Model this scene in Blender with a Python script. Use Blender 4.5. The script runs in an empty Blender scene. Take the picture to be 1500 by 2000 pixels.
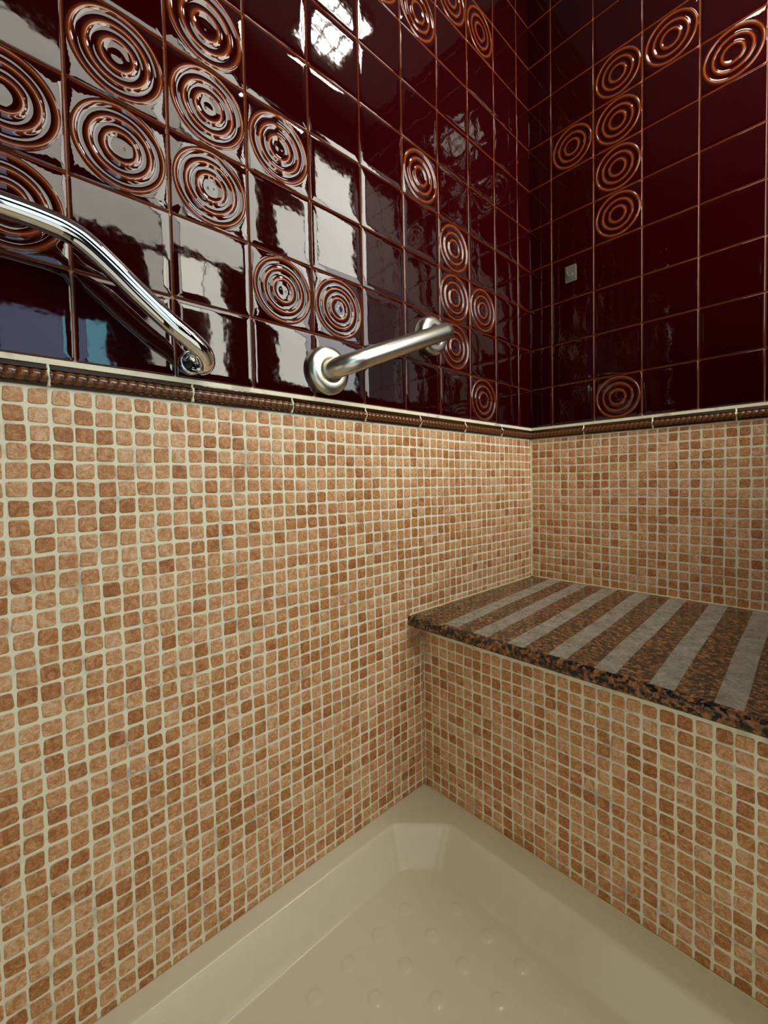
import bpy, bmesh, math, random
import numpy as np
from mathutils import Matrix, Vector, noise

random.seed(7)
scene = bpy.context.scene
col = scene.collection

# ------------------------------------------------------------------ camera
F_PX, PPX, PPY = 847.013, 764.090, 972.726
CAM = Vector((0.85605, -1.56245, -0.34641))
def _rot(w):
    t = math.sqrt(sum(a * a for a in w)); k = [a / t for a in w]
    K = np.array([[0, -k[2], k[1]], [k[2], 0, -k[0]], [-k[1], k[0], 0]])
    return np.eye(3) + math.sin(t) * K + (1 - math.cos(t)) * K @ K
_fw = np.array([-0.55, 0.83, 0.0]); _fw /= np.linalg.norm(_fw)
_base = np.array([[_fw[1], -_fw[0], 0.0], [0, 0, -1.0], _fw])
CR = _rot((0.036141, 0.227012, -0.014694)) @ _base          # rows: right, down, forward
cam_data = bpy.data.cameras.new('camera')
cam = bpy.data.objects.new('camera', cam_data)
col.objects.link(cam)
cam_data.sensor_fit = 'VERTICAL'
cam_data.sensor_height = 36.0
cam_data.sensor_width = 27.0
cam_data.lens = F_PX / 2000 * 36.0
cam_data.shift_x = -(PPX - 750) / 2000
cam_data.shift_y = (PPY - 1000) / 2000
cam_data.clip_start = 0.01
m = Matrix.Identity(4)
for i in range(3):
    m[i][0] = CR[0][i]; m[i][1] = -CR[1][i]; m[i][2] = -CR[2][i]
    m[i][3] = CAM[i]
cam.matrix_world = m
scene.camera = cam

def project(p):
    d = CR @ (np.array(p) - np.array(CAM))
    return PPX + F_PX * d[0] / d[2], PPY + F_PX * d[1] / d[2], d[2]

# ------------------------------------------------------------------ world, exposure
scene.view_settings.view_transform = 'Standard'
scene.view_settings.look = 'None'
scene.view_settings.gamma = 1
scene.view_settings.use_curve_mapping = False
scene.view_settings.exposure = 0.2
world = bpy.data.worlds.new('world'); scene.world = world
world.use_nodes = True
world.node_tree.nodes['Background'].inputs[0].default_value = (0.02, 0.02, 0.025, 1)
world.node_tree.nodes['Background'].inputs[1].default_value = 1.0

CEIL = 1.55
# window panes: y0, y1, z0, z1, radiance, colour; the low ones are added glows
PANES = {
    1: [(-1.53, -0.985, 0.605, 1.20, 2.3, (1.0, 0.95, 0.84)), (-0.965, -0.62, 0.605, 1.30, 3.6, (1.0, 0.98, 0.87))],
    2: [(-1.06, -0.985, 0.10, 0.59, 2.6, (1.0, 0.96, 0.82)), (-0.965, -0.845, 0.42, 0.59, 5.2, (1.0, 0.98, 0.82)),
        (-0.835, -0.765, 0.10, 0.59, 4.6, (1.0, 0.98, 0.85))],
    3: [(-0.51, -0.315, 0.14, 1.00, 4.4, (1.0, 0.98, 0.88)), (-0.30, -0.02, 0.72, 1.33, 4.8, (1.0, 0.98, 0.88)),
        (-0.30, -0.02, 0.14, 0.70, 2.4, (0.95, 0.97, 1.0))],
    4: [(-1.50, -1.305, -0.25, 0.25, 1.0, (0.50, 0.66, 1.0)), (-1.295, -1.21, -0.25, 0.25, 2.2, (0.30, 0.80, 1.0))],  # added blue glow standing in for blue clothing mirrored in the tiles
    5: [(-1.80, -1.28, -1.15, -0.32, 0.42, (1.0, 0.96, 0.82)), (-1.26, -0.76, -1.15, -0.32, 0.42, (1.0, 0.96, 0.82))],  # low fill panes, added to brighten the tray and lower mosaic
}

# ------------------------------------------------------------------ material helpers
def new_mat(name):
    mt = bpy.data.materials.new(name); mt.use_nodes = True
    nt = mt.node_tree; nt.nodes.clear()
    out = nt.nodes.new('ShaderNodeOutputMaterial')
    return mt, nt, out
def N(nt, kind, **kw):
    n = nt.nodes.new('ShaderNode' + kind)
    for k, v in kw.items():
        if k.startswith('i_'):
            n.inputs[k[2:].replace('_', ' ')].default_value = v
        else:
            setattr(n, k, v)
    return n
def L(nt, a, b): nt.links.new(a, b)
def principled(nt, out, **kw):
    p = N(nt, 'BsdfPrincipled')
    for k, v in kw.items(): p.inputs[k].default_value = v
    L(nt, p.outputs[0], out.inputs[0]); return p
def pos(nt): return N(nt, 'NewGeometry').outputs['Position']
def noise_tex(nt, vec, scale, detail=3, rough=0.5, dist=0.0):
    n = N(nt, 'TexNoise'); n.inputs['Scale'].default_value = scale; n.inputs['Detail'].default_value = detail
    n.inputs['Roughness'].default_value = rough; n.inputs['Distortion'].default_value = dist
    L(nt, vec, n.inputs['Vector']); return n.outputs['Fac']
def ramp(nt, fac, stops, interp='LINEAR'):
    r = N(nt, 'ValToRGB'); cr = r.color_ramp; cr.interpolation = interp
    while len(cr.elements) > len(stops): cr.elements.remove(cr.elements[-1])
    while len(cr.elements) < len(stops): cr.elements.new(0.5)
    for e, (p_, c) in zip(cr.elements, stops):
        e.position = p_; e.color = (*c, 1) if len(c) == 3 else c
    L(nt, fac, r.inputs[0]); return r.outputs[0]
def mix(nt, fac, a, b, mode='MIX'):
    n = N(nt, 'MixRGB', blend_type=mode)
    for sock, val in ((n.inputs[0], fac), (n.inputs[1], a), (n.inputs[2], b)):
        if hasattr(val, 'links'): L(nt, val, sock)
        elif isinstance(val, (int, float)): sock.default_value = val
        else: sock.default_value = (*val, 1)
    return n.outputs[0]
def math_n(nt, op, a, b=0.0, clamp=False):
    n = N(nt, 'Math', operation=op); n.use_clamp = clamp
    for sock, val in ((n.inputs[0], a), (n.inputs[1], b)):
        if hasattr(val, 'links'): L(nt, val, sock)
        else: sock.default_value = val
    return n.outputs[0]
def bump(nt, h, dist, strength=1.0):
    b = N(nt, 'Bump'); b.inputs['Strength'].default_value = strength; b.inputs['Distance'].default_value = dist
    L(nt, h, b.inputs['Height']); return b.outputs[0]
def stretch(nt, vec, s):
    n = N(nt, 'VectorMath', operation='MULTIPLY'); L(nt, vec, n.inputs[0]); n.inputs[1].default_value = s
    return n.outputs[0]

# -------- marbled stone chips
def mosaic_material():
    mt, nt, out = new_mat('mosaic stone')
    p = principled(nt, out, Roughness=0.32, **{'Specular IOR Level': 0.5})
    P = pos(nt)
    snap = N(nt, 'VectorMath', operation='SNAP')
    off = N(nt, 'VectorMath', operation='ADD'); off.inputs[1].default_value = (0.007, -0.0136, -0.0148)
    L(nt, P, off.inputs[0]); L(nt, off.outputs[0], snap.inputs[0]); snap.inputs[1].default_value = (0.0287,) * 3
    at = N(nt, 'Attribute', attribute_name='chip'); 
    oi = N(nt, 'ObjectInfo')
    rnd = math_n(nt, 'FRACT', math_n(nt, 'ADD', at.outputs['Fac'], math_n(nt, 'MULTIPLY', oi.outputs['Random'], 7.31)))
    # a different cut of the stone for every chip
    w = N(nt, 'CombineXYZ')
    L(nt, math_n(nt, 'MULTIPLY', rnd, 37.0), w.inputs[0]); L(nt, math_n(nt, 'MULTIPLY', rnd, 91.0), w.inputs[1]); L(nt, math_n(nt, 'MULTIPLY', rnd, 53.0), w.inputs[2])
    add = N(nt, 'VectorMath', operation='ADD'); L(nt, P, add.inputs[0]); L(nt, w.outputs[0], add.inputs[1])
    v = add.outputs[0]
    cloud = noise_tex(nt, v, 70, 4, 0.65, 1.6)
    vein = noise_tex(nt, v, 190, 5, 0.75, 3.0)
    s = math_n(nt, 'ADD', math_n(nt, 'MULTIPLY', cloud, 0.55), math_n(nt, 'MULTIPLY', vein, 0.55))
    r2 = math_n(nt, 'FRACT', math_n(nt, 'MULTIPLY', rnd, 13.7))
    bias = math_n(nt, 'MULTIPLY', math_n(nt, 'SUBTRACT', math_n(nt, 'POWER', r2, 1.5), 0.40), 0.165)
    s = math_n(nt, 'SUBTRACT', s, math_n(nt, 'ADD', bias, 0.055))
    c = ramp(nt, s, [(0.26, (0.24, 0.070, 0.018)), (0.38, (0.38, 0.142, 0.042)), (0.46, (0.53, 0.245, 0.092)),
                     (0.54, (0.64, 0.345, 0.155)), (0.64, (0.78, 0.54, 0.35))])
    L(nt, c, p.inputs['Base Color'])
    L(nt, ramp(nt, vein, [(0.3, (0.42,) * 3), (0.7, (0.24,) * 3)]), p.inputs['Roughness'])
    L(nt, bump(nt, vein, 0.0008, 0.7), p.inputs['Normal'])
    return mt
def grout_material(name='cream grout'):
    mt, nt, out = new_mat(name)
    p = principled(nt, out, Roughness=0.7)
    P = pos(nt)
    n1 = noise_tex(nt, P, 9, 4, 0.6)
    n2 = noise_tex(nt, P, 45, 4, 0.65)
    base = mix(nt, n2, (0.80, 0.76, 0.55), (0.90, 0.87, 0.67))
    grime = ramp(nt, math_n(nt, 'ADD', math_n(nt, 'MULTIPLY', n1, 0.55), math_n(nt, 'MULTIPLY', noise_tex(nt, P, 30, 3), 0.5)),
                 [(0.56, (0, 0, 0)), (0.67, (1, 1, 1))])
    c = mix(nt, math_n(nt, 'MULTIPLY', grime, 0.55), base, (0.34, 0.27, 0.21))
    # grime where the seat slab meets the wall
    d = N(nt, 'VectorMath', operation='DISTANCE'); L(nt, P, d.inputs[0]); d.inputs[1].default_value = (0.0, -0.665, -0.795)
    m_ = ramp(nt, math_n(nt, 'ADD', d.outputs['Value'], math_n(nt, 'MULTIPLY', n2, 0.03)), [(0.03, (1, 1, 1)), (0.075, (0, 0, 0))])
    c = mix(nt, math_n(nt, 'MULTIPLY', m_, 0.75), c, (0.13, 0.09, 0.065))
    L(nt, c, p.inputs['Base Color'])
    L(nt, bump(nt, noise_tex(nt, P, 260, 3), 0.0008, 0.6), p.inputs['Normal'])
    return mt
def glaze_material(name, dark, thin, rough=0.03, ior=1.52):
    mt, nt, out = new_mat(name)
    p = principled(nt, out, Roughness=rough, IOR=ior)
    P = pos(nt)
    at = N(nt, 'Attribute', attribute_name='thin')
    n1 = noise_tex(nt, P, 60, 3)
    f = math_n(nt, 'MULTIPLY', at.outputs['Fac'], math_n(nt, 'ADD', 0.7, math_n(nt, 'MULTIPLY', n1, 0.6)), clamp=True)
    L(nt, mix(nt, f, dark, thin), p.inputs['Base Color'])
    a = noise_tex(nt, P, 26, 2, 0.5)
    streak = noise_tex(nt, stretch(nt, P, (90, 90, 7)), 1.0, 3, 0.6)
    h = math_n(nt, 'ADD', a, math_n(nt, 'MULTIPLY', streak, 0.03))
    L(nt, bump(nt, h, 0.00032, 1.0), p.inputs['Normal'])
    L(nt, ramp(nt, noise_tex(nt, P, 120, 4, 0.7), [(0.35, (rough * 0.7,) * 3), (0.75, (rough * 2.6,) * 3)]), p.inputs['Roughness'])
    return mt
def joint_material():
    mt, nt, out = new_mat('orange brown joint')
    p = principled(nt, out, Roughness=0.35)
    P = pos(nt)
    sep = N(nt, 'SeparateXYZ'); L(nt, P, sep.inputs[0])
    low = math_n(nt, 'ADD', sep.outputs['Z'], math_n(nt, 'MULTIPLY', noise_tex(nt, P, 14, 3), 0.22))
    f = ramp(nt, low, [(0.0, (1, 1, 1)), (0.12, (0, 0, 0))])
    sm = ramp(nt, noise_tex(nt, P, 11, 5, 0.7), [(0.52, (0, 0, 0)), (0.66, (0.55,) * 3)])
    f = mix(nt, 1.0, f, sm, 'LIGHTEN')
    L(nt, mix(nt, f, (0.23, 0.075, 0.025), (0.60, 0.50, 0.36)), p.inputs['Base Color'])
    return mt
def rope_material():
    mt, nt, out = new_mat('brown glazed rope')
    p = principled(nt, out, Roughness=0.16, IOR=1.6)
    P = pos(nt)
    at = N(nt, 'Attribute', attribute_name='thin')
    c = mix(nt, at.outputs['Fac'], (0.020, 0.007, 0.003), (0.17, 0.055, 0.013))
    L(nt, c, p.inputs['Base Color'])
    L(nt, bump(nt, noise_tex(nt, P, 160, 3), 0.0005, 0.5), p.inputs['Normal'])
    return mt
def granite_material():
    mt, nt, out = new_mat('brown granite')
    p = principled(nt, out, Roughness=0.2, IOR=1.55)
    P = pos(nt)
    d = N(nt, 'TexNoise'); d.inputs['Scale'].default_value = 22; L(nt, P, d.inputs['Vector'])
    ad = N(nt, 'VectorMath', operation='MULTIPLY_ADD'); L(nt, d.outputs['Color'], ad.inputs[0]); ad.inputs[1].default_value = (0.010,) * 3; L(nt, P, ad.inputs[2])
    v = N(nt, 'TexVoronoi'); v.inputs['Scale'].default_value = 150; L(nt, ad.outputs[0], v.inputs['Vector'])
    v.inputs['Randomness'].default_value = 1
    rv = N(nt, 'SeparateColor'); L(nt, v.outputs['Color'], rv.inputs[0])
    big = noise_tex(nt, ad.outputs[0], 95, 5, 0.8, 0.3)
    s = math_n(nt, 'ADD', math_n(nt, 'MULTIPLY', rv.outputs[0], 0.30), math_n(nt, 'MULTIPLY', big, 0.9))
    c = ramp(nt, s, [(0.51, (0.008, 0.008, 0.009)), (0.57, (0.040, 0.026, 0.014)), (0.63, (0.14, 0.062, 0.022)),
                     (0.74, (0.30, 0.125, 0.045)), (0.86, (0.42, 0.22, 0.10))])
    L(nt, c, p.inputs['Base Color'])
    return mt
def strip_material():
    mt, nt, out = new_mat('clear anti-slip film')
    P = pos(nt)
    p = N(nt, 'BsdfPrincipled'); p.inputs['Roughness'].default_value = 0.38
    n = ramp(nt, noise_tex(nt, P, 110, 4, 0.7), [(0.35, (0, 0, 0)), (0.6, (1, 1, 1))])
    L(nt, mix(nt, n, (0.50, 0.50, 0.46), (0.92, 0.86, 0.68)), p.inputs['Base Color'])
    L(nt, bump(nt, noise_tex(nt, P, 500, 2), 0.0008, 0.6), p.inputs['Normal'])
    t = N(nt, 'BsdfTransparent'); t.inputs[0].default_value = (0.9, 0.92, 0.9, 1)
    mx = N(nt, 'MixShader'); 
    L(nt, ramp(nt, noise_tex(nt, P, 25, 3), [(0.3, (0.26,) * 3), (0.7, (0.44,) * 3)]), mx.inputs[0])
    L(nt, t.outputs[0], mx.inputs[1]); L(nt, p.outputs[0], mx.inputs[2]); L(nt, mx.outputs[0], out.inputs[0])
    return mt
def simple(name, c, rough, metal=0.0, **kw):
    mt, nt, out = new_mat(name)
    p = principled(nt, out, Roughness=rough, Metallic=metal)
    P = pos(nt)
    n = noise_tex(nt, P, kw.get('scale', 40), 3)
    v = kw.get('vary', 0.06)
    L(nt, mix(nt, n, tuple(x * (1 - v) for x in c), tuple(min(1, x * (1 + v)) for x in c)), p.inputs['Base Color'])
    if kw.get('bump'):
        L(nt, bump(nt, noise_tex(nt, P, kw.get('bscale', 80), 3), kw['bump'], 0.7), p.inputs['Normal'])
    return mt
def brushed():
    mt, nt, out = new_mat('brushed steel')
    p = principled(nt, out, Roughness=0.3, Metallic=1.0)
    P = pos(nt)
    n = noise_tex(nt, stretch(nt, P, (30, 30, 30)), 1.0, 2)
    L(nt, mix(nt, n, (0.50, 0.47, 0.40), (0.62, 0.60, 0.53)), p.inputs['Base Color'])
    L(nt, ramp(nt, n, [(0.3, (0.24,) * 3), (0.7, (0.34,) * 3)]), p.inputs['Roughness'])
    return mt
def emit_pane(name, c, s):
    mt, nt, out = new_mat(name)
    P = pos(nt)
    e = N(nt, 'Emission')
    n = noise_tex(nt, P, 5, 3)
    L(nt, mix(nt, n, tuple(x * 0.85 for x in c), c), e.inputs[0]); e.inputs[1].default_value = s
    L(nt, e.outputs[0], out.inputs[0]); return mt

M_MOS = mosaic_material(); M_GROUT = grout_material()
M_TILE = glaze_material('oxblood glaze', (0.018, 0.0005, 0.0010), (0.34, 0.070, 0.014))
M_JOINT = joint_material(); M_ROPE = rope_material(); M_GRAN = granite_material(); M_STRIP = strip_material()
M_TRAY = simple('cream enamel', (0.74, 0.68, 0.50), 0.17, vary=0.03, bump=0.0002, bscale=30)
M_CHROME = simple('chrome', (0.78, 0.79, 0.80), 0.04, 1.0, vary=0.02)
M_BRUSH = simple('brushed steel', (0.66, 0.64, 0.55), 0.30, 1.0, vary=0.03, scale=200)
M_DARKM = simple('dark metal', (0.03, 0.025, 0.02), 0.4, 0.6)
M_PLASTER = simple('white plaster', (0.55, 0.52, 0.45), 0.8)
M_CEIL = simple('ceiling paint', (0.06, 0.05, 0.06), 0.85)
M_FRAME = simple('dark wood frame', (0.05, 0.018, 0.010), 0.4)
M_HOOK = simple('clear plastic', (0.11, 0.105, 0.09), 0.25)
M_SEAL = simple('cream sealant', (0.66, 0.58, 0.34), 0.5, vary=0.12, scale=60)
M_LAMP = emit_pane('lamp diffuser', (1.0, 0.97, 0.88), 20.0)

# ------------------------------------------------------------------ mesh helpers
def mesh_obj(name, verts, faces, mat, parent=None, smooth=False, attr=None, attr_name='thin', M=None):
    me = bpy.data.meshes.new(name); me.from_pydata([tuple(v) for v in verts], [], [tuple(f) for f in faces]); me.update()
    if mat: me.materials.append(mat)
    if smooth: me.polygons.foreach_set('use_smooth', [True] * len(me.polygons))
    if attr is not None:
        a = me.attributes.new(attr_name, 'FLOAT', 'POINT'); a.data.foreach_set('value', list(attr))
    return link(name, me, parent, M)
def link(name, me, parent=None, M=None):
    o = bpy.data.objects.new(name, me); col.objects.link(o)
    if parent: o.parent = parent
    if M is not None: o.matrix_local = M
    return o
def tag(o, label=None, cat=None, group=None, kind=None):
    if label: o['label'] = label
    if cat: o['category'] = cat
    if group: o['group'] = group
    if kind: o['kind'] = kind
    return o
def empty(name, loc=(0, 0, 0)):
    o = bpy.data.objects.new(name, None); col.objects.link(o); o.location = loc; o.empty_display_size = 0.05; return o
class MB:
    def __init__(s): s.v = []; s.f = []; s.a = []
    def add(s, v, f, a=None):
        n = len(s.v); s.v += [tuple(p) for p in v]; s.f += [tuple(i + n for i in q) for q in f]; s.a += list(a) if a is not None else [0.0] * len(v)
    def box(s, x0, x1, y0, y1, z0, z1):
        v = [(x, y, z) for x in (x0, x1) for y in (y0, y1) for z in (z0, z1)]
        s.add(v, [(0, 1, 3, 2), (4, 6, 7, 5), (0, 4, 5, 1), (2, 3, 7, 6), (0, 2, 6, 4), (1, 5, 7, 3)])
    def tube(s, pts, r, n=20, caps=True):
        pts = [Vector(p) for p in pts]; rs = r if isinstance(r, (list, tuple)) else [r] * len(pts)
        prev = None; rings = []
        for i, p in enumerate(pts):
            t = (pts[min(i + 1, len(pts) - 1)] - pts[max(i - 1, 0)]).normalized()
            u = (prev - t * prev.dot(t)).normalized() if prev is not None else t.orthogonal().normalized()
            prev = u; w = t.cross(u)
            rings.append([p + (u * math.cos(a) + w * math.sin(a)) * rs[i] for a in [2 * math.pi * k / n for k in range(n)]])
        v = [q for rg in rings for q in rg]; f = []
        for i in range(len(pts) - 1):
            for k in range(n):
                f.append((i * n + k, i * n + (k + 1) % n, (i + 1) * n + (k + 1) % n, (i + 1) * n + k))
        if caps: f.append(tuple(range(n - 1, -1, -1))); f.append(tuple((len(pts) - 1) * n + k for k in range(n)))
        s.add(v, f)
    def lathe(s, prof, axis_o, A, n=48):
        # prof: (radius, height) along axis A through axis_o
        A = Vector(A).normalized(); U = A.orthogonal().normalized(); W = A.cross(U); O = Vector(axis_o)
        v = []; f = []
        for r, h in prof:
            for k in range(n):
                a = 2 * math.pi * k / n; v.append(O + A * h + (U * math.cos(a) + W * math.sin(a)) * r)
        for i in range(len(prof) - 1):
            for k in range(n):
                f.append((i * n + k, i * n + (k + 1) % n, (i + 1) * n + (k + 1) % n, (i + 1) * n + k))
        if prof[-1][0] > 1e-5: f.append(tuple((len(prof) - 1) * n + k for k in range(n)))
        s.add(v, f)
    def build(s, name, mat, parent=None, smooth=False, attr=False, M=None):
        return mesh_obj(name, s.v, s.f, mat, parent, smooth, s.a if attr else None, M=M)
def spline(pts, per=10):
    P = [Vector(p) for p in pts]; P = [P[0] * 2 - P[1]] + P + [P[-1] * 2 - P[-2]]; out = []
    for i in range(1, len(P) - 2):
        for k in range(per):
            t = k / per; a, b, c, d = P[i - 1:i + 3]
            out.append(0.5 * ((2 * b) + (c - a) * t + (2 * a - 5 * b + 4 * c - d) * t * t + (3 * b - a - 3 * c + d) * t ** 3))
    out.append(P[-2]); return out
# wall frames: local X along the wall, Y up, Z out of the wall
def M_left(y, z, x=0.0): return Matrix(((0, 0, 1, x), (1, 0, 0, y), (0, 1, 0, z), (0, 0, 0, 1)))
def M_back(x, z, y=0.0): return Matrix(((1, 0, 0, x), (0, 0, -1, y), (0, 1, 0, z), (0, 0, 0, 1)))

P = 0.15; A0, B0, ZB = 0.0943, 0.0957, 0.1445
BZ0, BZ1 = -0.154, -0.1885          # rope border
SEAT_Z, TRAY_Z, BENCH_Y, SLAB_Y = -0.7218, -1.2353, -0.6387, -0.697
XW, YEND = 1.0, -2.05

# ------------------------------------------------------------------ structure
def struct(name, mb, mat, parent=None, **k):
    o = mb.build(name, mat, parent, **k)
    if parent is None: tag(o, kind='structure')
    return o
mb = MB(); mb.box(-0.12, 0.0, YEND, 0.0, -1.40, CEIL); wall_left = struct('wall_left', mb, M_GROUT)
mb = MB(); mb.box(-0.12, XW + 0.14, 0.0, 0.12, -1.40, CEIL); wall_back = struct('wall_back', mb, M_GROUT)
mb = MB(); mb.box(0.0, 0.0022, YEND, 0.0, -ZB - 0.001, CEIL); struct('tile_joints', mb, M_JOINT, wall_left)
mb = MB(); mb.box(0.0, XW, -0.0022, 0.0, -ZB - 0.001, CEIL); struct('tile_joints', mb, M_JOINT, wall_back)
mb = MB(); mb.box(-0.12, XW + 0.14, YEND - 0.12, 0.12, -1.50, -1.40); struct('floor', mb, M_GROUT)
mb = MB(); mb.box(-0.12, XW + 0.14, YEND - 0.12, 0.12, CEIL, CEIL + 0.1); struct('ceiling', mb, M_CEIL)
M_ENDW = glaze_material('dark end wall glaze', (0.006, 0.003, 0.006), (0.1, 0.03, 0.02))
mb = MB(); mb.box(-0.12, XW + 0.14, YEND - 0.12, YEND, -1.40, CEIL); struct('wall_near', mb, M_ENDW)
# right wall: grid of boxes leaving the window openings free
holes = {1: (-1.55, -0.60, 0.60, 1.31), 2: (-1.075, -0.755, 0.085, 0.598), 3: (-0.52, -0.006, 0.125, 1.34), 4: (-1.515, -1.195, -0.265, 0.265), 5: (-1.82, -0.74, -1.17, -0.30)}
ys = sorted({YEND, 0.0, *[h[i] for h in holes.values() for i in (0, 1)]}); zs = sorted({-1.40, CEIL, *[h[i] for h in holes.values() for i in (2, 3)]})
mb = MB()
for y0, y1 in zip(ys, ys[1:]):
    for z0, z1 in zip(zs, zs[1:]):
        yc, zc = (y0 + y1) / 2, (z0 + z1) / 2
        if not any(h[0] < yc < h[1] and h[2] < zc < h[3] for h in holes.values()): mb.box(XW, XW + 0.12, y0, y1, z0, z1)
struct('wall_right', mb, M_ENDW)
for k, panes in PANES.items():
    h = holes[k]
    fb = MB()
    fb.box(XW + 0.02, XW + 0.05, h[0], h[1], h[2], h[2] + 0.012); fb.box(XW + 0.02, XW + 0.05, h[0], h[1], h[3] - 0.012, h[3])
    fb.box(XW + 0.02, XW + 0.05, h[0], h[0] + 0.012, h[2] + 0.012, h[3] - 0.012); fb.box(XW + 0.02, XW + 0.05, h[1] - 0.012, h[1], h[2] + 0.012, h[3] - 0.012)
    fb.box(XW + 0.06, XW + 0.07, h[0], h[1], h[2], h[3])
    fr = struct('window_or_glow_%d' % k, fb, M_FRAME)  # also frames the added low glow panels
    for (y0, y1, z0, z1, s, c) in panes:
        pb = MB(); pb.box(XW + 0.035, XW + 0.04, y0, y1, z0, z1)
        struct('pane', pb, emit_pane('glowing frosted glass', c, s * 2.1), fr)

fb = MB(); yy0, yy1 = YEND + 0.001, YEND + 0.02
fb.box(0.13, 0.87, yy0, yy1, -1.16, -1.14); fb.box(0.13, 0.87, yy0, yy1, -0.32, -0.30); fb.box(0.13, 0.15, yy0, yy1, -1.14, -0.32); fb.box(0.85, 0.87, yy0, yy1, -1.14, -0.32)
fr = struct('window_or_glow_6', fb, M_FRAME)  # added fill panel low on the near wall, brightens bench front and tray
pb = MB(); pb.box(0.151, 0.849, YEND + 0.004, YEND + 0.010, -1.139, -0.321); struct('pane', pb, emit_pane('glowing frosted glass', (1.0, 0.95, 0.80), 0.6), fr)

# ------------------------------------------------------------------ glazed wall tiles
def rsq(w, h, r, n=3):
    pts = []
    for cx, cy, a0 in ((w / 2 - r, h / 2 - r, 0), (-w / 2 + r, h / 2 - r, 90), (-w / 2 + r, -h / 2 + r, 180), (w / 2 - r, -h / 2 + r, 270)):
        for k in range(n + 1):
            a = math.radians(a0 + 90 * k / n); pts.append((cx + r * math.cos(a), cy + r * math.sin(a)))
    return pts
def tile_mesh(w, h, name='tile'):
    loops = [(0.0, 0.0, 0.8), (0.0, 0.0035, 0.8), (0.0004, 0.0050, 0.55), (0.0011, 0.0059, 0.15), (0.0024, 0.0062, 0.0), (0.015, 0.0064, 0.0)]
    v = []; f = []; a = []
    for ins, z, t in loops:
        for x, y in rsq(w - 2 * ins, h - 2 * ins, max(0.0035 - ins * 0.5, 0.001) + (0.006 if ins > 0.01 else 0)): v.append((x, y, z)); a.append(t)
    n = 16
    for i in range(len(loops) - 1):
        for k in range(n): f.append((i * n + k, i * n + (k + 1) % n, (i + 1) * n + (k + 1) % n, (i + 1) * n + k))
    c = len(v); v.append((0, 0, 0.00645)); a.append(0)
    for k in range(n): f.append(((len(loops) - 1) * n + k, (len(loops) - 1) * n + (k + 1) % n, c))
    me = bpy.data.meshes.new(name); me.from_pydata(v, [], f); me.materials.append(M_TILE)
    me.polygons.foreach_set('use_smooth', [True] * len(f))
    at = me.attributes.new('thin', 'FLOAT', 'POINT'); at.data.foreach_set('value', a); me.update()
    return me
def ring_mesh(w, h):
    R = 0.0688; n = 64; NR = 46; v = [(0, 0, 0)]; a = [0.0]; f = []
    CR_ = (0.36, 0.665, 0.965)
    def prof(r):
        t = sum(0.62 * math.exp(-((r - rc) / 0.045) ** 2) for rc in CR_)
        d = min(abs(r - rc) for rc in CR_)
        if r > 0.965:
            z = 0.0062 + 0.0024 * math.exp(-(d / 0.035) ** 2)
        else:
            half = 0.1525 if r > 0.36 else 0.36
            u = min(math.sqrt(d * d + 0.020 ** 2) / half, 1.0)
            z = 0.0050 + 0.0036 * (1 - u) ** (2.0 if r > 0.36 else 3.2)
            if r < 0.36: z += 0.0012 * math.exp(-(r / 0.15) ** 2)
        return z, min(t, 1.0)
    z0, t0 = prof(0); v[0] = (0, 0, z0)
    sy = min(1.0, (h / 2 - 0.003) / R)
    for i in range(1, NR + 1):
        r = i / NR * 1.058; z, t = prof(r)
        for k in range(n):
            an = 2 * math.pi * k / n; v.append((math.cos(an) * r * R * 0.995, math.sin(an) * r * R * sy * 0.995, z)); a.append(t)
    for k in range(n): f.append((0, 1 + k, 1 + (k + 1) % n))
    for i in range(NR - 1):
        for k in range(n):
            b = 1 + i * n; f.append((b + k, b + n + k, b + n + (k + 1) % n, b + (k + 1) % n))
    for ins, z, t in ((0.0030, 0.0060, 0.0), (0.0006, 0.0050, 0.5), (0.0, 0.0035, 0.8), (0.0, 0.0, 0.8)):
        for k in range(n):
            an = 2 * math.pi * k / n; cx, cy = math.cos(an), math.sin(an)
            s = min((w / 2 - ins) / max(abs(cx), 1e-6), (h / 2 - ins) / max(abs(cy), 1e-6)); v.append((cx * s, cy * s, z)); a.append(t)
    for i in range(NR - 1, NR + 3):
        for k in range(n):
            b = 1 + i * n; f.append((b + k, b + n + k, b + n + (k + 1) % n, b + (k + 1) % n))
    me = bpy.data.meshes.new('ring_tile'); me.from_pydata(v, [], f); me.materials.append(M_TILE)
    me.polygons.foreach_set('use_smooth', [True] * len(f))
    at = me.attributes.new('thin', 'FLOAT', 'POINT'); at.data.foreach_set('value', a); me.update()
    return me
G = 0.0019
_cache = {}
def get_tile(w, h, ring):
    key = (round(w, 4), round(h, 4), ring)
    if key not in _cache: _cache[key] = ring_mesh(w, h) if ring else tile_mesh(w, h)
    return _cache[key]
RING_L = {(9, 3), (8, 4), (9, 2), (8, 3), (8, 2), (10, 2), (10, 1), (7, 3), (7, 1), (6, 1), (4, 4), (3, 3), (3, 2), (2, 2), (3, 1), (2, 0), (4, 7), (2, 8), (3, 8), (5, 7)}
RING_R = {(1, 6), (2, 7), (2, 6), (2, 5), (2, 4), (3, 7), (4, 6), (2, 0)}
rt = random.Random(3)
def cells(first, last):
    out = []; j = 0
    while True:
        s0 = 0.0 if j == 0 else first + (j - 1) * P; s1 = first + j * P
        if s0 > last - 0.01: break
        out.append((j, s0 + (0.003 if j == 0 else 0), min(s1, last))); j += 1
    return out
rows = [(0, -ZB, 0.0)] + [(n, (n - 1) * P, min(n * P, CEIL - 0.002)) for n in range(1, 12) if (n - 1) * P < CEIL - 0.02]
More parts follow.
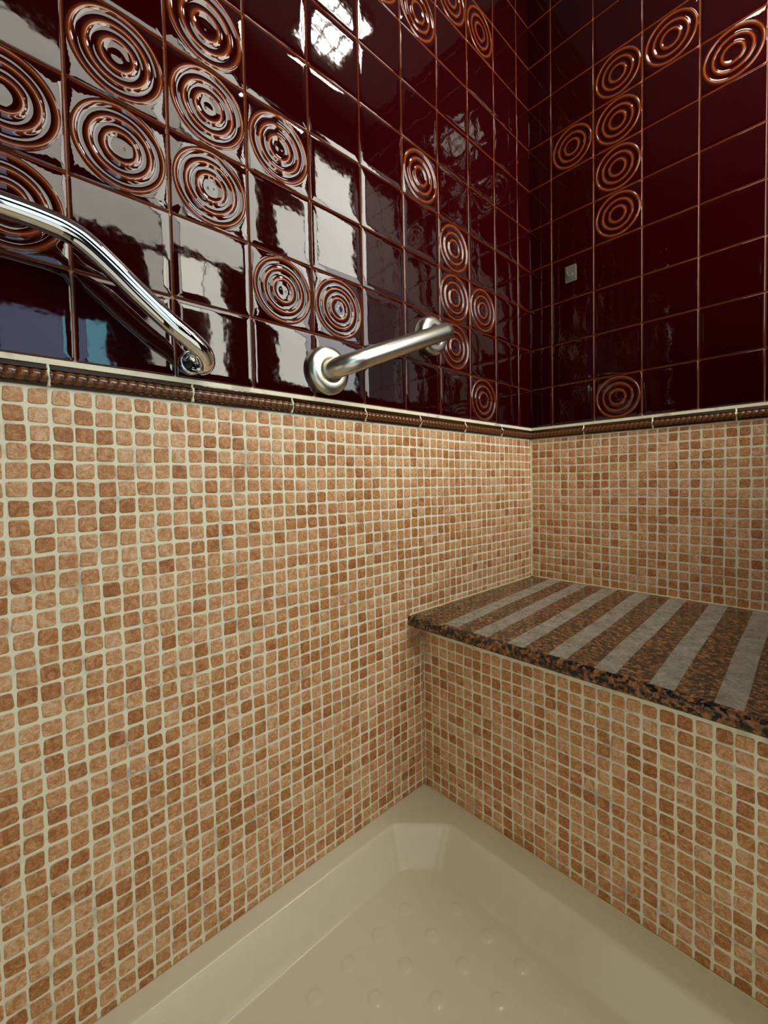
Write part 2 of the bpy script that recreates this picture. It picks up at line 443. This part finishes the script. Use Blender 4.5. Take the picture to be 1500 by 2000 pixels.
def lay_tiles(wall, first, last, rings, mk, flip):
    for j, s0, s1 in cells(first, last):
        for n, z0, z1 in rows:
            ring = (j, n) in rings
            me = get_tile(s1 - s0 - G, z1 - z0 - G, ring)
            sc = (s0 + s1) / 2
            Mx = mk(-sc if flip else sc, (z0 + z1) / 2) @ Matrix.Translation((0, 0, 0.0004 + rt.uniform(0, 0.0005)))
            Mx = Mx @ Matrix.Rotation(rt.gauss(0, 0.0028), 4, 'X') @ Matrix.Rotation(rt.gauss(0, 0.0028), 4, 'Y')
            o = link('ring_tile' if ring else 'tile', me, wall, Mx)
lay_tiles(wall_left, A0, -YEND, RING_L, M_left, True)
lay_tiles(wall_back, B0, XW, RING_R, M_back, False)

# ------------------------------------------------------------------ rope border
def border_mesh(length):
    mbp = MB()
    # flat moulding: top fillet, cove and foot
    prof = [(0.0005, 0.0), (0.0075, 0.0), (0.0085, -0.002), (0.0075, -0.0075), (0.005, -0.0095), (0.005, -0.027), (0.0055, -0.0295), (0.0035, -0.0325), (0.0005, -0.0335)]
    v = [(x, y, z) for x in (-length / 2, length / 2) for z, y in prof]; n = len(prof)
    f = [(k, (k + 1) % n, n + (k + 1) % n, n + k) for k in range(n)] + [tuple(range(n - 1, -1, -1)), tuple(range(n, 2 * n))]
    mbp.add(v, f, [0.12] * len(v))
    # twisted rope
    seg = 15 * 8; na = 11; v = []; a = []; f = []
    for i in range(seg + 1):
        x = -length / 2 + length * i / seg
        for k in range(na):
            th = math.pi * k / (na - 1)          # half round
            ph = (x / 0.0141 + th / math.pi * 0.45) % 1.0
            w = math.sin(math.pi * ph) ** 0.4
            r = 0.0076 + 0.0022 * w
            v.append((x, -0.0183 + r * math.cos(th), 0.0048 + r * 1.15 * math.sin(th))); a.append(w ** 1.5)
    for i in range(seg):
        for k in range(na - 1):
            f.append((i * na + k, i * na + k + 1, (i + 1) * na + k + 1, (i + 1) * na + k))
    mbp.add(v, f, a)
    me = bpy.data.meshes.new('rope_tile'); me.from_pydata(mbp.v, [], mbp.f); me.materials.append(M_ROPE)
    me.polygons.foreach_set('use_smooth', [len(q) == 4 and i > 11 for i, q in enumerate(mbp.f)])
    at = me.attributes.new('thin', 'FLOAT', 'POINT'); at.data.foreach_set('value', mbp.a); me.update()
    return me
LB = 0.2122; RB = border_mesh(LB - 0.0042)
def joint_blob(seed):
    r = random.Random(seed); pts = []; rs = []
    for k in range(9):
        t = k / 8; pts.append((r.uniform(-0.0012, 0.0012), -0.001 - 0.032 * t, 0.0055 + 0.0075 * math.exp(-((t - 0.5) / 0.3) ** 2))); rs.append(0.0022 + r.uniform(-0.0006, 0.0008))
    b = MB(); b.tube(pts, rs, 8); me = bpy.data.meshes.new('joint'); me.from_pydata(b.v, [], b.f); me.materials.append(M_GROUT)
    me.polygons.foreach_set('use_smooth', [True] * len(b.f)); return me
blobs = [joint_blob(i) for i in range(4)]
jy = -0.0
edges_l = [0.0, 0.2125, 0.4265, 0.6385, 0.8438, 1.0553, 1.267, 1.4798, 1.692, 1.904, -YEND]
edges_r = [0.0, 0.2095, 0.4255, 0.6355, 0.848, XW]
for wall, ed, mk, sg in ((wall_left, edges_l, M_left, -1), (wall_back, edges_r, M_back, 1)):
    for i, (a_, b_) in enumerate(zip(ed, ed[1:])):
        Mx = mk(sg * (a_ + b_) / 2, BZ0) @ Matrix.Diagonal(((b_ - a_ - 0.004) / (LB - 0.0042), 1, 1, 1))
        link('rope_tile', RB, wall, Mx)
        if i: link('joint', blobs[i % 4], wall, mk(sg * a_, BZ0))
mb = MB(); mb.box(0.0, 0.0072, YEND, -0.0, BZ0 + 0.0003, -ZB - 0.0005); struct('border_joint', mb, M_GROUT, wall_left)
mb = MB(); mb.box(0.0, XW, -0.0072, 0.0, BZ0 + 0.0003, -ZB - 0.0005); struct('border_joint', mb, M_GROUT, wall_back)

# ------------------------------------------------------------------ mosaic
def chip_data(seed):
    r = random.Random(seed); w = 0.0244 + r.uniform(-0.0011, 0.0007); h = 0.0246 + r.uniform(-0.0010, 0.0006); n = 3
    rad = r.uniform(0.0022, 0.0052)
    base = rsq(w, h, rad, 3)
    ph = [r.uniform(0, 6.28) for _ in range(3)]
    out = []
    for ins, z in ((0, 0.0), (0.0, 0.0004), (0.0005, 0.0009), (0.0020, 0.0012)):
        for x, y in base:
            an = math.atan2(y, x); k = 1 + 0.030 * math.sin(2 * an + ph[0]) + 0.024 * math.sin(3 * an + ph[1]) + 0.012 * math.sin(5 * an + ph[2])
            d = math.hypot(x, y); s = (d * k - ins) / d
            out.append((x * s, y * s, z))
    f = []
    for i in range(3):
        for k in range(16): f.append((i * 16 + k, i * 16 + (k + 1) % 16, (i + 1) * 16 + (k + 1) % 16, (i + 1) * 16 + k))
    f = f[16:]  # the buried skirt starts at the first visible ring
    f = [tuple(i - 16 for i in q) for q in f]
    out = out[16:]
    f.append(tuple(range(32, 48)))
    # skirt down to the bed
    for k in range(16): f.append((48 + k, 48 + (k + 1) % 16, (k + 1) % 16, k))
    out += [(x, y, 0.0) for x, y, z in out[:16]]
    return np.array(out), f
CHIPS = [chip_data(100 + i) for i in range(24)]
chip_me = []
for i, (v, f) in enumerate(CHIPS):
    me = bpy.data.meshes.new('mosaic_tile'); me.from_pydata([tuple(p) for p in v], [], f); me.materials.append(M_MOS)
    me.polygons.foreach_set('use_smooth', [q != 32 for q in range(len(f))])
    at = me.attributes.new('chip', 'FLOAT', 'POINT'); at.data.foreach_set('value', [i * 0.137] * len(v)); me.update(); chip_me.append(me)
MP = 0.0287
rc = random.Random(11)
def mosaic(wall, s_first, s_min, s_max, z_first, z_min, z_max, mk, sg, yoff=0.0):
    """grid lines at s_first + k*MP along the wall and z_first - n*MP down it; cut chips fill the edges"""
    chips = []
    k = -1
    while s_first + k * MP < s_max:
        s0, s1 = s_first + k * MP, s_first + (k + 1) * MP; k += 1
        a_, b_ = max(s0, s_min), min(s1, s_max)
        if b_ - a_ < 0.007: continue
        n = -1
        while z_first - n * MP > z_min:
            t1, t0 = z_first - n * MP, z_first - (n + 1) * MP; n += 1
            c_, d_ = max(t0, z_min), min(t1, z_max)
            if d_ - c_ < 0.008: continue
            sh, sv = k // 11, n // 11
            q = noise.noise(Vector((s0 * 9, t0 * 9, 3.1 + yoff))), noise.noise(Vector((s0 * 9, t0 * 9, 8.7 + yoff)))
            full = (b_ - a_ > MP * 0.96, d_ - c_ > MP * 0.96)
            ds = (q[0] * 0.0022 + ((sh * 7 % 5) - 2) * 0.0003 + rc.gauss(0, 0.0004)) * (1 if full[0] else 0.2)
            dz = (q[1] * 0.0022 + ((sv * 3 % 5) - 2) * 0.0003 + rc.gauss(0, 0.0004)) * (1 if full[1] else 0.2)
            sx = (b_ - a_ - 0.0045) / (MP - 0.0045); sy = (d_ - c_ - 0.0045) / (MP - 0.0045)
            Mx = mk(sg * ((a_ + b_) / 2 + ds), (c_ + d_) / 2 + dz) @ Matrix.Translation((0, 0, rc.uniform(-0.0002, 0.0002))) \
                @ Matrix.Diagonal((sx, sy, 1, 1)) @ Matrix.Rotation(rc.choice((0, 1, 2, 3)) * math.pi / 2 if full == (True, True) else 0, 4, 'Z') @ Matrix.Rotation(rc.gauss(0, 0.015), 4, 'X') @ Matrix.Rotation(rc.gauss(0, 0.015), 4, 'Y') @ Matrix.Rotation(rc.gauss(0, 0.02), 4, 'Z')
            if full != (True, True): Mx = mk(sg * (a_ + b_) / 2, (c_ + d_) / 2) @ Matrix.Diagonal((sx, sy, 1, 1))
            w = Mx.translation; px, py, dd = project(w)
            vis = -10 < px < 1510 and -10 < py < 2010 and dd > 0
            nrm = Mx.to_3x3() @ Vector((0, 0, 1)); nrm.normalize()
            to = CAM - w; area = abs(nrm.dot(to)) / to.length ** 3 * sx * sy / max(dd / to.length, 0.2) ** 3 if vis else 0
            chips.append((area, Mx, rc.randrange(24)))
    chips.sort(key=lambda c: -c[0])
    for ar, Mx, i in chips[:300]: link('mosaic_tile', chip_me[i], wall, Mx)
    V = []; Fc = []; At = []; base = 0; sm = []
    for ar, Mx, i in chips[300:]:
        v, f = CHIPS[i]; A = np.array(Mx)
        V.append(v @ A[:3, :3].T + A[:3, 3]); Fc += [tuple(j + base for j in q) for q in f]; At += [rc.random()] * len(v); base += len(v)
    o = mesh_obj('mosaic_tiles', np.concatenate(V), Fc, M_MOS, wall, True, At, 'chip')
    tag(o, kind='stuff')
    return o
mosaic(wall_left, 0.015, 0.001, 1.80, -0.2168, TRAY_Z - 0.01, -0.1895, M_left, -1)
mosaic(wall_back, 0.0072, 0.001, XW, -0.2050, SEAT_Z - 0.01, -0.1895, M_back, 1, 5.0)

# ------------------------------------------------------------------ shower bench
bench = empty('shower_bench', (0, 0, 0))
tag(bench, 'built-in shower seat with a polished brown granite slab and beige mosaic front', 'bench')
mb = MB(); mb.box(0.001, XW - 0.001, BENCH_Y, -0.001, -1.395, SEAT_Z - 0.033); base_o = mb.build('base', M_GROUT, bench)
mosaic(bench, 0.0085, 0.001, XW, -0.8115, TRAY_Z - 0.01, SEAT_Z - 0.036, lambda x, z: M_back(x, z, BENCH_Y), 1, 9.0)
# slab with a rounded nose
prof = [(-0.001, -0.0), (SLAB_Y + 0.012, -0.0)]
prof += [(SLAB_Y + 0.012 - 0.012 * math.sin(a), -0.012 + 0.012 * math.cos(a)) for a in [math.pi / 2 * k / 6 for k in range(1, 7)]]
prof += [(SLAB_Y + 0.010 - 0.010 * math.cos(a), -0.022 - 0.010 * math.sin(a)) for a in [math.pi / 2 * k / 5 for k in range(0, 6)]]
prof += [(-0.001, -0.032)]
v = []; f = []; n = len(prof); NX = 40
for i in range(NX + 1):
    x = 0.0015 + (XW - 0.003) * i / NX
    for (y, z) in prof: v.append((x, y, SEAT_Z + z))
for i in range(NX):
    for k in range(n): f.append((i * n + k, (i + 1) * n + k, (i + 1) * n + (k + 1) % n, i * n + (k + 1) % n))
f.append(tuple(range(n))); f.append(tuple(NX * n + k for k in range(n - 1, -1, -1)))
slab = mesh_obj('seat_slab', v, f, M_GRAN, bench)
for i in range(10):
    if i >= 9: break
    xb = 0.0785 + 0.0996 * i; xf = 0.1215 + 0.0972 * i; wb, wf = 0.0445, 0.0425 - 0.0004 * i
    r = random.Random(40 + i); yb = -0.010 + r.uniform(-0.004, 0.002); yf = SLAB_Y + 0.0085 + r.uniform(-0.001, 0.003)
    v = []; f = []; K = 24
    for k in range(K + 1):
        t = k / K; y = yb + (yf - yb) * t; xa = xb + (xf - xb) * t + 0.0008 * math.sin(t * 9 + i); ww = wb + (wf - wb) * t
        if xa + ww > XW: ww = XW - 0.002 - xa
        dz = 0.0 if y > SLAB_Y + 0.012 else 0.012 - math.sqrt(max(0, 0.012 ** 2 - (SLAB_Y + 0.012 - y) ** 2))
        for xx, zz in ((0, 0.0), (0.0006, 0.0011), (ww * 0.3, 0.0014), (ww * 0.7, 0.0014), (ww - 0.0006, 0.0011), (ww, 0.0)): v.append((xa + xx, y, SEAT_Z + 0.0002 + zz - dz))
    for k in range(K):
        for q in range(5): f.append((k * 6 + q, k * 6 + q + 1, (k + 1) * 6 + q + 1, (k + 1) * 6 + q))
    f.append((0, 1, 2, 3, 4, 5)); f.append(tuple(K * 6 + q for q in (5, 4, 3, 2, 1, 0)))
    if xb + wb < XW: mesh_obj('anti_slip_strip', v, f, M_STRIP, slab)
for line, rad in (([(0.005 + (XW - 0.010) * k / 30, -0.0045, SEAT_Z + 0.0015) for k in range(31)], 0.0032),
                  ([(0.0045, -0.009 + (SLAB_Y + 0.012) * k / 30, SEAT_Z + 0.0015) for k in range(31)], 0.0030),
                  ([(0.004 + 0.93 * k / 30, BENCH_Y - 0.003, TRAY_Z + 0.0005) for k in range(31)], 0.0024)):
    mb = MB(); mb.tube(line, [rad + 0.0005 * math.sin(k * 1.9) for k in range(31)], 8); mb.build('sealant', M_SEAL, bench, smooth=True)

# ------------------------------------------------------------------ shower tray
X1, Y1 = 0.95, -1.86
def sd_inner(x, y):
    # distance inside the basin edge (positive inside); returned with the wall width
    dl = x - 0.048; db = -0.708 - y; dr = (X1 - 0.06) - x; dn = y - (Y1 + 0.06)
    nx, ny = -0.103, 0.104; ln = math.hypot(nx, ny)         # cut corner through (0.048,-0.810) and (0.151,-0.706)
    dc = -((x - 0.048) * nx + (y + 0.811) * ny) / ln
    run = [(dl, 0.044), (db, 0.052), (dr, 0.05), (dn, 0.05), (dc, 0.044)]
    vals = [d / w for d, w in run]
    k = 9.0; mn = min(vals)
    return mn - math.log(sum(math.exp(-k * (v_ - mn)) for v_ in vals)) / k + 0.0
DEP = 0.082
def s_curve(t):
    # rounded lip, straight slope, rounded foot
    e = 0.14
    def soft(u): return e * math.log1p(math.exp(min(u / e, 40))) if u < 3 else u
    h = soft(t * 1.0) - soft(t - 1.0)
    return h
h0 = s_curve(-0.75)
bumps = []
for i in range(9):
    for j in range(13):
        bx, by = 0.1705 + 0.0820 * i, -0.812 - 0.0815 * j
        if sd_inner(bx, by) > 1.5 and not (i == 0 and j == 0): bumps.append((bx, by))
def tray_z(x, y):
    t = sd_inner(x, y)
    e = 0.035
    def sp(u): return e * math.log1p(math.exp(u / e)) if u / e < 30 else u
    h = sp(t) - sp(t - 1.0)
    z = TRAY_Z - DEP * min(h, 1.0)
    if t > 0.9: z -= 0.004 * min((t - 0.9) / 8, 1)
    for bx, by in bumps:
        d2 = (x - bx) ** 2 + (y - by) ** 2
        if d2 < 0.0006: z += 0.0024 * (1 / (1 + math.exp((math.sqrt(d2) - 0.0135) / 0.0009)))
    return z
x_l = list(np.arange(0.001, 0.46, 0.0027)) + list(np.arange(0.46, X1, 0.012)) + [X1]
y_l = list(np.arange(BENCH_Y - 0.001, -1.30, -0.0027)) + list(np.arange(-1.3005, Y1, -0.012)) + [Y1]
nx_, ny_ = len(x_l), len(y_l)
v = [(x, y, tray_z(x, y)) for y in y_l for x in x_l]
f = [(j * nx_ + i, (j + 1) * nx_ + i, (j + 1) * nx_ + i + 1, j * nx_ + i + 1) for j in range(ny_ - 1) for i in range(nx_ - 1)]
# apron down to the floor
ring = [i for i in range(nx_)] + [j * nx_ + nx_ - 1 for j in range(1, ny_)] + [(ny_ - 1) * nx_ + i for i in range(nx_ - 2, -1, -1)] + [j * nx_ for j in range(ny_ - 2, 0, -1)]
b0 = len(v); v += [(v[i][0], v[i][1], -1.399) for i in ring]
for k in range(len(ring)): f.append((ring[k], ring[(k + 1) % len(ring)], b0 + (k + 1) % len(ring), b0 + k))
f.append(tuple(b0 + k for k in range(len(ring))))
tray = mesh_obj('shower_tray', v, f, M_TRAY, None, True)
tag(tray, 'cream enamelled shower tray with raised round grips below the granite seat', 'shower tray')

# ------------------------------------------------------------------ brushed grab bar
gb = empty('grab_bar', (0, -0.77, 0.0)); tag(gb, 'short brushed steel grab bar with two round flanges mounted on red tiles', 'grab bar')
def lpart(mb, name, mat, parent, smooth=True):
    o = mb.build(name, mat, parent, smooth); o.location = -Vector(parent.location) if parent.type == 'EMPTY' else (0, 0, 0)
    return o
F1, F2 = Vector((0.0062, -0.960, -0.0805)), Vector((0.0062, -0.585, 0.0815))
def flange(c):
    b = MB(); R = 0.0565
    pr = [(R, 0.0), (R, 0.008)] + [(R - 0.018 + 0.018 * math.cos(a), 0.008 + 0.014 * math.sin(a)) for a in [math.pi / 2 * k / 8 for k in range(1, 9)]] + [(0.032, 0.0225), (0.0255, 0.0218), (0.0250, 0.019), (0.001, 0.019)]
    b.lathe(pr, c, (1, 0, 0), 56); return b
lpart(flange(F1), 'flange', M_BRUSH, gb); lpart(flange(F2), 'flange', M_BRUSH, gb)
D = 0.076; d12 = (F2 - F1).normalized()
p0 = F1 + Vector((0.017, 0, 0)); q0 = F2 + Vector((0.017, 0, 0))
TR = 0.0232
path = [F1 + Vector((0.012, 0, 0))]
bend = 0.056
c1 = Vector((D - bend, F1.y, F1.z)) + d12 * bend
for k in range(0, 11):
    a = math.pi / 2 * k / 10; path.append(Vector((D - bend, 0, 0)) + Vector((0, F1.y, F1.z)) + d12 * (bend * (1 - math.cos(a))) + Vector((bend * math.sin(a), 0, 0)))
e = Vector((0, F2.y, F2.z))
bend2 = 0.030
for k in range(0, 11):
    a = math.pi / 2 * k / 10; path.append(e + Vector((D - bend2 + bend2 * math.cos(a), 0, 0)) - d12 * (bend2 * (1 - math.sin(a))))
path.append(q0)
path = [p for i, p in enumerate(path) if i == 0 or (p - path[i - 1]).length > 1e-4]
b = MB(); b.tube(path, TR, 32); lpart(b, 'bar', M_BRUSH, gb)

# ------------------------------------------------------------------ chrome angled rail
cr = empty('hand_rail', (0, -1.40, 0)); tag(cr, 'polished chrome angled rail curling back to the tiles at its low end', 'hand rail')
CUP = Vector((0.0062, -1.2695, -0.1165))
pts = [(0.016, -1.93, 0.044), (0.045, -1.925, 0.044), (0.060, -1.895, 0.044), (0.060, -1.80, 0.044), (0.060, -1.66, 0.0435), (0.060, -1.528, 0.042), (0.060, -1.475, 0.0385), (0.060, -1.450, 0.0325), (0.060, -1.430, 0.022), (0.060, -1.400, -0.001),
       (0.060, -1.362, -0.033), (0.060, -1.318, -0.067), (0.057, -1.284, -0.088), (0.049, -1.261, -0.102), (0.037, -1.250, -0.114), (0.024, -1.249, -0.122), (0.016, -1.256, -0.125)]
sp_ = spline(pts, 12)
rr = [0.0168 if i < len(sp_) * 0.8 else 0.0168 - 0.0038 * (i / len(sp_) - 0.8) / 0.2 for i in range(len(sp_))]
b = MB(); b.tube(sp_, rr, 32); lpart(b, 'rail', M_CHROME, cr)
b = MB(); b.lathe([(0.0215, 0), (0.0222, 0.004), (0.0215, 0.012), (0.0195, 0.0145), (0.0172, 0.0125), (0.0165, 0.004), (0.001, 0.0035)], CUP, (1, 0, 0), 40); cup = lpart(b, 'mounting_cup', M_CHROME, cr)
b = MB(); b.lathe([(0.006, 0.0035), (0.0058, 0.006), (0.003, 0.0075), (0.0005, 0.0078)], CUP, (1, 0, 0), 16); o = b.build('screw', M_DARKM, cup, True); 
b = MB(); b.lathe([(0.0215, 0), (0.0222, 0.004), (0.0215, 0.012), (0.014, 0.0145)], (0.0062, -1.93, 0.044), (1, 0, 0), 40); lpart(b, 'mounting_cup', M_CHROME, cr)

# ------------------------------------------------------------------ adhesive hook
hk = empty('adhesive_hook', (0.166, 0, 0.387)); tag(hk, 'small clear square adhesive hook stuck on the dark tiled back wall', 'hook')
b = MB(); pr = rsq(0.040, 0.058, 0.003); n = len(pr)
v = [(x, -0.0068, z) for x, z in pr] + [(x, -0.0088, z) for x, z in pr] + [(x * 0.95, -0.0094, z * 0.965) for x, z in pr]
f = [(i * n + k, i * n + (k + 1) % n, (i + 1) * n + (k + 1) % n, (i + 1) * n + k) for i in (0, 1) for k in range(n)] + [tuple(range(2 * n, 3 * n)), tuple(range(n - 1, -1, -1))]
b.add(v, f); b.build('plate', M_HOOK, hk)
b = MB(); b.tube(spline([(-0.013, -0.0095, 0.013), (-0.011, -0.012, 0.002), (-0.006, -0.016, -0.010), (0.002, -0.020, -0.015), (0.009, -0.019, -0.012), (0.012, -0.017, -0.004)], 6), 0.0017, 10); b.build('hook_prong', M_HOOK, hk, True)

# ------------------------------------------------------------------ shower mixer on the left wall, seen only mirrored in the back wall
mx = empty('shower_mixer', (0.0, -1.72, 0.40)); tag(mx, 'chrome shower mixer and riser on the red tiled wall, seen mirrored in the back wall', 'mixer')
b = MB(); b.tube([(0.045, -1.72, 0.12), (0.045, -1.72, 1.15)], 0.009, 16); b.tube([(0.004, -1.72, 1.12), (0.045, -1.72, 1.12)], 0.008, 12); lpart(b, 'riser', M_CHROME, mx)
b = MB(); b.tube([(0.055, -1.78, 0.50), (0.055, -1.66, 0.50)], [0.021, 0.021], 20); b.tube([(0.004, -1.72, 0.50), (0.055, -1.72, 0.50)], 0.014, 16); lpart(b, 'mixer_body', M_CHROME, mx)
b = MB(); b.tube([(0.045, -1.72, 0.13), (0.06, -1.72, 0.11)], 0.012, 14); lpart(b, 'outlet', M_CHROME, mx)

# ------------------------------------------------------------------ ceiling light (seen mirrored in the glazed tiles)
LX, LY = 0.655, -0.43
cl = empty('ceiling_light', (LX, LY, CEIL)); tag(cl, 'square ceiling light with a crossed louvre above the granite seat', 'light')
cl.location = (LX, LY, CEIL)
b = MB(); s = 0.12
b.box(-s, s, -s, -s + 0.008, -0.03, -0.0005); b.box(-s, s, s - 0.008, s, -0.03, -0.0005); b.box(-s, -s + 0.008, -s + 0.008, s - 0.008, -0.03, -0.0005); b.box(s - 0.008, s, -s + 0.008, s - 0.008, -0.03, -0.0005)
for t in (-0.04, 0.04): b.box(t - 0.0025, t + 0.0025, -s + 0.008, s - 0.008, -0.028, -0.018)
for t in (-0.04, 0.04): b.box(-s + 0.008, s - 0.008, t - 0.0025, t + 0.0025, -0.0279, -0.0181)
b.build('louvre', M_FRAME, cl)
b = MB(); b.box(-s + 0.0085, s - 0.0085, -s + 0.0085, s - 0.0085, -0.016, -0.010); b.build('diffuser', M_LAMP, cl)
